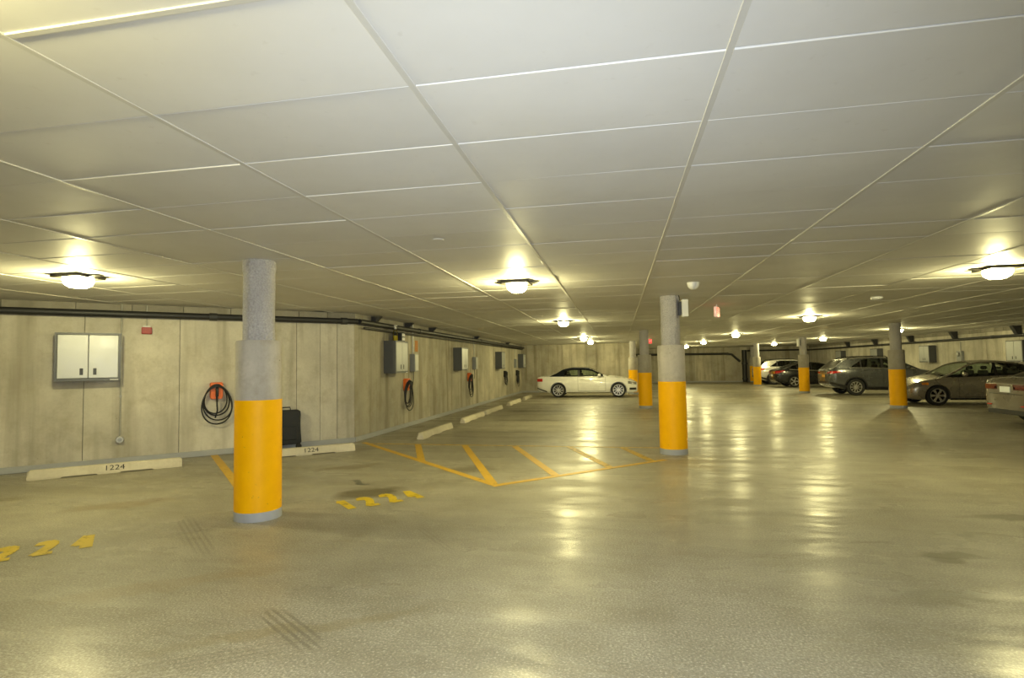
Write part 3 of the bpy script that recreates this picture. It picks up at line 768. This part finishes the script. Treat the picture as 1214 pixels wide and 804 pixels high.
def build_car(P, name, label, cat, loc, rz, paint, group=None):
    """local x: 0 at the rear bumper, L at the nose, then shifted to the middle; y left; z up"""
    L, W = P['L'], P['W'] / 2
    t = thing(name, label, cat, loc, rz, group)
    def part(n, bm, mat, parent=None, smooth=40):
        for v in bm.verts: v.co.x -= L / 2
        bmesh.ops.remove_doubles(bm, verts=bm.verts[:], dist=.0004)
        bm.normal_update()
        return obj(n, bm, mat, parent or t, smooth)
    sh, top, wid, bot = pchip(P['sh']), pchip(P['top']), pchip([(x, y * W) for x, y in P['wid']]), pchip(P['bot'])
    prof = pchip([(0, .90), (.10, .955), (.30, .985), (.55, 1.0), (.72, .992), (.88, .965), (1, .925)])
    ax = P['axles']; ra = P['tr'] + P.get('gap', .045); zw = P['tr']
    def zarch(x):
        z = bot(x)
        for a in ax:
            if abs(x - a) < ra: z = max(z, zw + math.sqrt(ra * ra - (x - a) ** 2))
        return z
    def side(x, z):
        b0, s0 = bot(x), sh(x); h = (z - b0) / max(.05, s0 - b0)
        return wid(x) * prof(min(max(h, 0), 1))
    xs = set(np.round(np.linspace(0, L, 56), 4)); xs |= {.03, .07, L - .03, L - .07}
    for a in ax:
        for q in range(-12, 13): xs.add(round(a + ra * math.sin(q / 12 * PI / 2), 4))
        xs |= {round(a - ra - .002, 4), round(a + ra + .002, 4)}
    xs = sorted(x for x in xs if 0 <= x <= L)
    rows = []
    for x in xs:
        zb, b0, s0, tp = zarch(x), bot(x), sh(x), top(x)
        half = [(0, b0), (max(.2, side(x, zb) - .30), b0), (max(.2, side(x, zb) - .30), zb)]
        for tt in (0, .06, .2, .36, .52, .68, .8, .9, .96, 1):
            z = zb + (s0 - zb) * tt; half.append((side(x, z), z))
        ys = side(x, s0)
        for v in (.9, .7, .45, .2, 0): half.append((ys * v, s0 + (tp - s0) * (1 - v ** 2.2)))
        ring = [(x, y, z) for y, z in half] + [(x, -y, z) for y, z in half[-2:0:-1]] + [(x, 0, b0)]
        rows.append(ring)
    bm = grid(rows)
    for r in (rows[0], rows[-1]):
        vs = [bm.verts.new(p) for p in r[:-1]]; bm.faces.new(vs)
    part('body', bm, paint, None, 30)
    # cabin
    xc0, xc1 = P['cab']; rail = pchip(P['rail']); tum = P.get('tumble', .34); xr0, xr1 = P['roof']
    def ysd(x, z):
        return side(x, sh(x)) - .012 - tum * max(0, z - sh(x))
    def crown(x): return .045 * min(1, max(0, (rail(x) - sh(x)) / .25))
    def topz(x, v): return rail(x) + (top(x) - sh(x)) * max(0, 1 - (rail(x) - sh(x)) / .15) * (1 - v * v) * .9 + crown(x) * (1 - v * v)
    def tgrid(x0, x1, v0, v1, nx, nv, off=0):
        rws = []
        for i in range(nx + 1):
            x = x0 + (x1 - x0) * i / nx; yr = ysd(x, rail(x))
            rws.append([(x, yr * v, topz(x, v) + off) for v in np.linspace(v0, v1, nv + 1)])
        return grid(rws)
    def strip(x0, x1, lo, hi, sg, nx=14, nz=4, off=0.0, fn=None):
        fn = fn or ysd; rws = []
        for i in range(nx + 1):
            x = x0 + (x1 - x0) * i / nx; a, b = lo(x), max(lo(x) + .001, hi(x))
            rws.append([(x, sg * (fn(x, a + (b - a) * k / nz) + off), a + (b - a) * k / nz) for k in range(nz + 1)])
        return grid(rws)
    rp = P.get('roofmat', paint); fr = P.get('fr', .055)
    bm = tgrid(xr0, xr1, -1, 1, 14, 10); part('roof', bm, rp)
    gl = M[P.get('glass', 'glass')]
    rgl = M[P.get('rear_glass', P.get('glass', 'glass'))]
    vA = .93
    part('windshield', tgrid(xr1, xc1, -vA, vA, 8, 8), M['glass'])
    part('rear_window', tgrid(xc0 + P.get('rw_in', 0), xr0 - P.get('rw_top', 0), -P.get('rw_v', .88), P.get('rw_v', .88), 8, 8, .002), rgl)
    pm = rp if P.get('soft') else paint
    g0, g1 = P['dlo']
    bm = bmesh.new()
    for sg in (-1, 1):
        merge(bm, strip(g1 - .02, xc1, lambda x: max(sh(x), rail(x) - fr), rail, sg, 12, 2)); merge(bm, tgrid(xr1, xc1, sg * vA, sg, 10, 2))
    part('windshield_frame', bm, paint)
    bm = bmesh.new()
    for sg in (-1, 1):
        gt = (lambda x: min(rail(x) - fr, sh(x) + .02 + (x - g0) * P['dlo_rise'])) if P.get('dlo_rise') else (lambda x: rail(x) - fr)
        merge(bm, strip(max(g0, xr0) if P.get('dlo_rise') else xr0, g1, lambda x: max(sh(x), gt(x)), rail, sg, 30, 3))
        merge(bm, strip(xc0, g0, sh, rail, sg, 12, 4))
        rv = P.get('rw_v', .88)
        merge(bm, tgrid(xc0, xr0, sg * rv, sg, 10, 3))
        if P.get('rw_top'): merge(bm, tgrid(xr0 - P['rw_top'], xr0, sg * rv, 0, 4, 4))
        if P.get('rw_in'): merge(bm, tgrid(xc0, xc0 + P['rw_in'], sg * rv, 0, 4, 4))
    part('rear_pillars', bm, pm)
    glo = pchip(P['glo']) if 'glo' in P else None
    dr = P.get('dlo_rise')
    gtop = (lambda x: sh(x) + .02 + (x - g0) * dr) if dr else (lambda x: 9)
    for sg in (-1, 1):
        xb = P.get('bpillar')
        spans = [(g0, xb - .045), (xb + .045, g1)] if xb else [(g0, g1)]
        for q, (a, c) in enumerate(spans):
            part('side_window', strip(a, c, lambda x: sh(x) + .004, lambda x: max(sh(x) + .006, min(rail(x) - fr + .002, gtop(x))), sg, 14, 4), gl if q else M[P.get('qglass', P.get('glass', 'glass'))])
        if xb: part('middle_pillar', strip(xb - .047, xb + .047, lambda x: sh(x), lambda x: rail(x) - fr + .003, sg, 2, 4, .002), M['trim'])
        if 'cpillar_split' in P:
            xq = P['cpillar_split']; part('middle_pillar', strip(xq - .03, xq + .03, lambda x: sh(x), lambda x: rail(x) - fr + .003, sg, 2, 4, .002), M['trim'])
        part('window_trim', strip(g0 - .02, g1 + .02, lambda x: sh(x) - .012, lambda x: sh(x) + .012, sg, 20, 1, .006, lambda x, z: side(x, min(z, sh(x))) - .0), M[P.get('belt_trim', 'trim')])
    # interior
    rws = []
    for i in range(13):
        x = xc0 + .12 + (xc1 - xc0 - .2) * i / 12; y = side(x, sh(x)) - .06
        rws.append([(x, y * v, topz(x, 0) * 0 + max(sh(x), top(x)) + .004) for v in (-1, 0, 1)])
    part('cabin_floor', grid(rws), M['inter'])
    sm = M[P.get('seatmat', 'inter')]
    for xx in P['seats']:
        for sg in (-1, 1):
            y = sg * W * .42; z0 = sh(xx) - .15; hh = min(.30, rail(xx) - sh(xx) - .12)
            b = bmesh.new(); box(b, (xx - .06, y - .21, z0), (xx + .05, y + .21, z0 + .15 + hh * .55), .03); box(b, (xx - .08, y - .12, z0 + .17 + hh * .55), (xx + .01, y + .12, z0 + .15 + hh), .03)
            part('seat', b, sm)
    b = bmesh.new(); tube(b, [(P['seats'][0] + .55 + .13 * 0, W * .42 + .17 * math.cos(a), sh(P['seats'][0]) + .0 + .17 * math.sin(a)) for a in np.linspace(0, 2 * PI, 17)], .014, 6); part('steering_wheel', b, M['slot'])
    # doors and shut lines
    for (a, c) in P['doors']:
        for sg in (-1, 1):
            lo = lambda x: max(bot(x) + .10, zarch(x) + .05); hi = lambda x: sh(x) - .02
            g = part('door_gap', strip(a - .009, c + .009, lambda x: lo(x) - .012, lambda x: hi(x) + .006, sg, 20, 8, .0015, side), M['trim'])
            d = part('door', strip(a, c, lo, hi, sg, 20, 8, .005, side), paint)
            zh = sh(a) - .13
            b = bmesh.new(); box(b, (a + .10, sg * (side(a + .15, zh) + .005), zh), (a + .27, sg * (side(a + .15, zh) + .035), zh + .028), .006)
            hn = part('handle', b, M[P.get('handle', 'chrome')] if P.get('handle') else paint, None)
            hn.parent = d
            g.parent = d
    # sill / cladding
    for sg in (-1, 1):
        cz = P.get('clad', .07)
        part('sill', strip(ax[0] + ra + .01, ax[1] - ra - .01, lambda x: bot(x) - .005, lambda x: bot(x) + cz, sg, 12, 2, .008, side), M[P.get('sillmat', 'trim')])
        if P.get('archtrim'):
            for a in ax:
                rws = []
                for q in range(25):
                    an = PI * q / 24; rws.append([(a + rr_ * math.cos(an), sg * (side(min(max(a + rr_ * math.cos(an), 0), L), max(zw + rr_ * math.sin(an), bot(a))) + .008), zw + rr_ * math.sin(an)) for rr_ in (ra + .001, ra + .05)])
                part('arch_trim', grid(rws), M['trim'])
        # mirror
        xm = P['mirror']; y = side(xm, sh(xm)); z = sh(xm) + .07
        b = bmesh.new(); bmesh.ops.create_icosphere(b, subdivisions=2, radius=1)
        for v in b.verts: v.co = Vector((xm + v.co.x * .07 + (.02 if v.co.x > 0 else 0), sg * (y + .09) + v.co.y * .11, z + v.co.z * .075))
        box(b, (xm - .03, sg * (y - .03) - .02, z - .075), (xm + .03, sg * (y + .03) + .02, z - .04), .008)
        part('side_mirror', b, M[P['mirmat']] if 'mirmat' in P else paint)
    # lamps: wrap round the corners
    for (nm, x0, x1, z0, z1, mt) in P['lamps']:
        for sg in (-1, 1):
            z0f = pchip(z0) if isinstance(z0, list) else (lambda x, z0=z0: z0); z1f = pchip(z1) if isinstance(z1, list) else (lambda x, z1=z1: z1)
            part(nm, strip(x0, x1, z0f, z1f, sg, 12, 4, .006, side), M[mt])
    # end pieces: boxes on the nose / tail faces (y0,y1 half-open, mirrored when m)
    for (nm, end, y0, y1, z0, z1, mt, mir) in P['ends']:
        for sg in ((-1, 1) if mir else (1,)):
            xe = L if end == 'f' else 0; d = .012 if end == 'f' else -.012
            b = bmesh.new(); ya, yb = sorted((sg * y0, sg * y1)); xa, xb_ = sorted((xe - d, xe + d)); box(b, (xa, ya, z0), (xb_, yb, z1), .004)
            part(nm, b, M[mt])
    for e in P.get('extra', []): e(part, side, sh, rail, ysd, topz, L, W)
    # wheels
    r = P['tr']; rim = r * P.get('rimf', .70)
    for a in ax:
        for sg in (-1, 1):
            wt = .11
            b = lathe([(rim, -wt), (r - .02, -wt), (r, -wt + .03), (r, wt - .03), (r - .02, wt), (rim, wt), (rim - .004, wt - .03), (rim - .004, -wt + .02)], 36, 'y', False)
            for v in b.verts: v.co += Vector((a, sg * (wid(a) - .135), r))
            wh = part('wheel', b, M['tyre'])
            b = lathe([(rim + .004, wt - .004), (rim - .018, wt - .006), (rim - .03, wt - .05)], 36, 'y', False)
            merge(b, lathe([(.045, wt - .03), (.045, wt - .012), (.02, wt - .006)], 16, 'y'))
            ns_ = P.get('spokes', 5)
            for k in range(ns_):
                for dd in ((-.11, .11) if ns_ <= 7 else (0,)):
                    an = 2 * PI * k / ns_ + dd; b2 = bmesh.new(); box(b2, (.03, wt - .045, -.018), (rim - .012, wt - .018, .018), .004)
                    for v in b2.verts:
                        x_, z_ = v.co.x, v.co.z; v.co.x = x_ * math.cos(an) - z_ * math.sin(an); v.co.z = x_ * math.sin(an) + z_ * math.cos(an)
                    merge(b, b2)
            if sg < 0:
                for v in b.verts: v.co.y *= -1
            for v in b.verts: v.co += Vector((a, sg * (wid(a) - .135), r))
            part('rim', b, M['rim'], wh)
            b = lathe([(rim - .02, -.02), (.02, -.02)], 28, 'y')
            for v in b.verts: v.co += Vector((a, sg * (wid(a) - .135), r))
            part('brake_disc', b, M['rim_dk'], wh)
    return t

def plates(mt): return lambda part, side, sh, rail, ysd, topz, L, W: None
CONV = dict(L=4.63, W=1.85, tr=.335, axles=(1.03, 3.78), spokes=10, rimf=.74, gap=.035,
    sh=[(0, .86), (.08, .93), (.3, .96), (1.0, .965), (2.2, .955), (3.2, .93), (3.9, .86), (4.4, .74), (4.63, .62)],
    top=[(0, .89), (.08, .97), (.3, 1.0), (.7, 1.0), (1.2, .98), (3.2, .98), (3.35, .99), (3.9, .93), (4.4, .80), (4.63, .66)],
    wid=[(0, .74), (.06, .84), (.3, .95), (.9, .99), (1.6, .985), (3.0, .985), (3.8, .99), (4.3, .92), (4.55, .80), (4.63, .70)],
    bot=[(0, .42), (.12, .30), (.5, .23), (1.0, .20), (3.8, .19), (4.3, .20), (4.63, .24)],
    cab=(.62, 3.35), rail=[(.62, .965), (.95, 1.12), (1.3, 1.28), (1.75, 1.345), (2.1, 1.345), (2.5, 1.31), (2.9, 1.14), (3.35, .935)], roof=(1.22, 2.48), dlo=(1.32, 3.1), bpillar=1.98,
    roofmat=M['softtop'], soft=True, fr=.085, rw_in=.14, rw_top=.08, rw_v=.62, tumble=.38, seats=(2.05, 1.45), seatmat='inter', doors=((1.95, 3.2),), mirror=2.92, belt_trim='chrome',
    clad=.05, sillmat='chrome',
    lamps=[('tail_lamp', .02, .30, .74, .88, 'lamp_red'), ('head_lamp', 4.22, 4.60, [(4.2, .62), (4.63, .56)], [(4.2, .74), (4.63, .66)], 'lamp_clr'), ('air_inlet', 4.28, 4.58, .33, .43, 'trim'),
           ('rear_diffuser', .02, .5, [(0, .43), (.5, .24)], [(0, .47), (.5, .30)], 'trim')],
    ends=[('grille', 'f', -.33, .33, .32, .64, 'trim', False), ('licence_plate', 'r', -.17, .17, .62, .74, 'plate_w', False), ('trunk_trim', 'r', -.4, .4, .80, .82, 'chrome', False)])
SUV = dict(L=4.60, W=1.88, tr=.36, axles=(.97, 3.68), spokes=10, rimf=.66, gap=.05,
    sh=[(0, 1.0), (.06, 1.12), (.25, 1.19), (1.0, 1.19), (2.2, 1.15), (3.4, 1.08), (4.0, .97), (4.4, .88), (4.6, .76)],
    top=[(0, 1.02), (.06, 1.14), (.25, 1.20), (1.0, 1.20), (3.3, 1.11), (3.5, 1.13), (4.0, 1.06), (4.4, .96), (4.6, .82)],
    wid=[(0, .76), (.06, .86), (.25, .95), (.9, .99), (1.6, .975), (3.0, .975), (3.7, .99), (4.2, .94), (4.5, .82), (4.6, .72)],
    bot=[(0, .50), (.10, .40), (.4, .30), (.9, .24), (3.7, .22), (4.3, .24), (4.6, .32)],
    cab=(.10, 3.5), rail=[(.10, 1.14), (.34, 1.33), (.60, 1.515), (.9, 1.575), (1.6, 1.615), (2.2, 1.605), (2.55, 1.55), (3.0, 1.34), (3.5, 1.085)], roof=(.54, 2.5), dlo=(.78, 3.15), bpillar=2.05, cpillar_split=1.22, dlo_rise=.62,
    rear_glass='glass_dark', qglass='glass_dark', rw_v=.86, tumble=.30, seats=(2.25, 1.35), doors=((1.18, 2.02), (2.08, 3.2)), mirror=2.95, clad=.14, archtrim=True, sillmat='trim', belt_trim='chrome',
    lamps=[('tail_lamp', .015, .42, [(0, .93), (.42, 1.0)], [(0, 1.05), (.42, 1.07)], 'lamp_red'), ('head_lamp', 4.05, 4.58, .80, .88, 'lamp_clr'), ('turn_lamp', 3.98, 4.06, .83, .88, 'lamp_amb'), ('bumper_trim', .02, .6, [(0, .51), (.6, .29)], [(0, .60), (.6, .42)], 'trim')],
    ends=[('licence_plate', 'r', -.17, .17, .78, .90, 'plate_o', False), ('trunk_trim', 'r', -.45, .45, .93, .955, 'chrome', False), ('tail_lamp', 'r', .48, .66, .94, 1.02, 'lamp_red', True), ('grille', 'f', -.5, .5, .6, .78, 'trim', False), ('bumper_trim', 'r', -.62, .62, .50, .60, 'trim', False)])
def rails_(part, side, sh, rail, ysd, topz, L, W):
    for sg in (-1, 1):
        b = bmesh.new(); tube(b, [(x, sg * (ysd(x, rail(x)) - .10), rail(x) + (.02 if x in (.75, 2.35) else .065)) for x in (.75, .9, 1.3, 1.7, 2.1, 2.25, 2.35)], .018, 6); part('roof_rail', b, M['trim'])
SUV['extra'] = [rails_]
SEDAN = dict(L=4.50, W=1.755, tr=.32, axles=(.96, 3.66), spokes=6, rimf=.72, gap=.04,
    sh=[(0, .88), (.07, .97), (.3, 1.02), (1.0, 1.0), (2.2, .95), (3.1, .92), (3.7, .86), (4.2, .76), (4.5, .60)],
    top=[(0, .90), (.07, 1.0), (.3, 1.05), (.6, 1.06), (1.2, 1.01), (3.2, .96), (3.5, .985), (3.9, .92), (4.25, .81), (4.5, .64)],
    wid=[(0, .76), (.06, .86), (.3, .95), (.9, .99), (1.6, .985), (3.0, .985), (3.65, .99), (4.1, .93), (4.38, .80), (4.5, .66)],
    bot=[(0, .40), (.12, .28), (.5, .22), (1.0, .19), (3.7, .18), (4.2, .19), (4.5, .24)],
    cab=(.52, 3.52), rail=[(.52, 1.03), (.95, 1.22), (1.4, 1.375), (1.9, 1.415), (2.3, 1.40), (2.6, 1.345), (3.05, 1.12), (3.52, .90)], roof=(1.30, 2.55), dlo=(.88, 3.22), bpillar=1.95, cpillar_split=1.18,
    tumble=.36, seats=(2.1, 1.25), seatmat='seat_l', doors=((1.10, 1.92), (1.98, 3.05)), mirror=2.88, clad=.05,
    lamps=[('tail_lamp', .015, .28, .74, .94, 'lamp_red'), ('head_lamp', 3.98, 4.47, [(3.98, .66), (4.5, .50)], [(3.98, .76), (4.5, .60)], 'lamp_clr'), ('turn_lamp', 3.92, 4.10, .665, .745, 'lamp_amb')],
    ends=[('licence_plate', 'r', -.17, .17, .70, .82, 'plate_w', False), ('grille', 'f', -.36, .36, .50, .58, 'trim', False), ('grille', 'f', -.45, .45, .26, .38, 'trim', False), ('fog_lamp', 'f', .40, .52, .30, .36, 'lamp_clr', True)])
BIGSEDAN = dict(SEDAN); BIGSEDAN.update(L=4.85, W=1.85, tr=.33, axles=(1.02, 3.85),
    sh=[(0, .92), (.07, 1.0), (.3, 1.04), (1.0, 1.02), (2.2, .97), (3.3, .94), (4.0, .88), (4.5, .78), (4.85, .62)],
    top=[(0, .95), (.07, 1.04), (.3, 1.08), (.7, 1.09), (1.3, 1.03), (3.4, .98), (3.7, 1.0), (4.2, .94), (4.6, .82), (4.85, .66)],
    wid=[(0, .72), (.06, .83), (.3, .95), (.9, .99), (1.6, .985), (3.2, .985), (3.85, .99), (4.4, .93), (4.7, .80), (4.85, .66)],
    bot=[(0, .34), (.12, .26), (.5, .22), (1.0, .19), (3.9, .18), (4.5, .19), (4.85, .24)],
    cab=(.55, 3.75), rail=[(.55, 1.05), (1.0, 1.23), (1.5, 1.385), (2.0, 1.43), (2.5, 1.42), (2.8, 1.36), (3.25, 1.14), (3.75, .92)], roof=(1.42, 2.75), dlo=(.85, 3.4), bpillar=2.1, cpillar_split=1.2,
    seats=(2.25, 1.35), seatmat='inter', doors=((1.2, 2.07), (2.13, 3.25)), mirror=3.1, belt_trim='chrome', handle='chrome',
    lamps=[('tail_lamp', .015, .40, [(0, .78), (.4, .86)], [(0, .93), (.4, .95)], 'lamp_red_dk'), ('head_lamp', 4.35, 4.82, .58, .68, 'lamp_clr'), ('rear_trim', .02, .3, .36, .40, 'trim')],
    ends=[('licence_plate', 'r', -.17, .17, .74, .87, 'plate_w', False), ('plate_print', 'r', -.10, .10, .79, .82, 'plate_b', False), ('tail_lamp', 'r', .27, .655, .80, .92, 'lamp_red_dk', True), ('reversing_lamp', 'r', .27, .34, .82, .87, 'lamp_clr', True),
          ('bumper_reflector', 'r', .48, .62, .44, .47, 'lamp_red', True), ('bumper_trim', 'r', -.60, .60, .255, .36, 'trim', False), ('trunk_seam', 'r', -.55, .55, .70, .712, 'trim', False), ('chrome_strip', 'r', -.27, .27, .90, .915, 'chrome', False)])
for i_, e in enumerate(BIGSEDAN['ends']):
    if e[0] == 'plate_print': BIGSEDAN['ends'][i_] = ('licence_plate', 'r', -.165, .165, .86, .868, 'plate_b', False)
COUPE = dict(SEDAN); COUPE.update(L=4.70, W=1.86, tr=.34, axles=(1.0, 3.80), spokes=5,
    sh=[(0, .90), (.07, 1.0), (.3, 1.05), (1.0, 1.02), (2.2, .96), (3.3, .93), (3.9, .86), (4.4, .76), (4.7, .62)],
    top=[(0, .93), (.07, 1.03), (.3, 1.08), (.7, 1.08), (1.3, 1.02), (3.3, .97), (3.6, .99), (4.1, .92), (4.45, .80), (4.7, .66)],
    wid=SEDAN['wid'][:5] + [(3.2, .985), (3.8, .99), (4.3, .93), (4.6, .80), (4.7, .66)],
    bot=[(0, .42), (.12, .30), (.5, .23), (1.0, .19), (3.8, .18), (4.4, .19), (4.7, .24)],
    cab=(.42, 3.6), rail=[(.42, 1.05), (.9, 1.24), (1.5, 1.39), (1.95, 1.42), (2.35, 1.40), (2.65, 1.34), (3.1, 1.13), (3.6, .91)], roof=(1.3, 2.6), dlo=(.8, 3.25),
    seatmat='inter', glass='glass_dark', belt_trim='chrome', doors=((1.15, 1.95), (2.01, 3.15)),
    lamps=[('tail_lamp', .015, .48, [(0, .78), (.48, .92)], [(0, .95), (.48, .99)], 'lamp_red'), ('head_lamp', 4.25, 4.67, .58, .68, 'lamp_clr')],
    ends=[('licence_plate', 'r', -.17, .17, .62, .75, 'plate_w', False), ('tail_lamp', 'r', .42, .66, .80, .93, 'lamp_red', True), ('chrome_strip', 'r', -.35, .35, .84, .86, 'chrome', False), ('bumper_trim', 'r', -.6, .6, .44, .52, 'trim', False)])
# near side of each car faces -y; centres
build_car(CONV, 'convertible_car', 'white convertible car with a raised black soft top by the far wall', 'car', (-1.49, 26.85, 0), 0, M['p_white'])
build_car(SUV, 'crossover_car', 'graphite grey crossover car with red tail lamp and gold plate', 'car', (9.0 + 2.3, 27.15, 0), 0, M['p_grey'])
build_car(SEDAN, 'sedan_car', 'beige silver sedan car parked nose out behind the shadowed column', 'car', (9.3 + 2.25, 21.2, 0), PI, M['p_beige'])
build_car(BIGSEDAN, 'sedan_car', 'bronze silver sedan car cut by the right edge, white licence plate showing', 'car', (8.45 + 2.425, 14.3, 0), 0, M['p_tan'])
build_car(COUPE, 'coupe_car', 'black coupe car with red tail lamp between two distant columns', 'car', (9.05 + 2.35, 35.9, 0), 0, M['p_black'])
S2 = dict(SUV); S2['ends'] = [e for e in SUV['ends'] if e[0] != 'licence_plate'] + [('licence_plate', 'r', -.17, .17, .78, .90, 'plate_w', False)]
build_car(S2, 'crossover_car', 'pale silver crossover car farthest off, behind the black coupe', 'car', (8.9 + 2.3, 39.6, 0), 0, M['p_white2'])
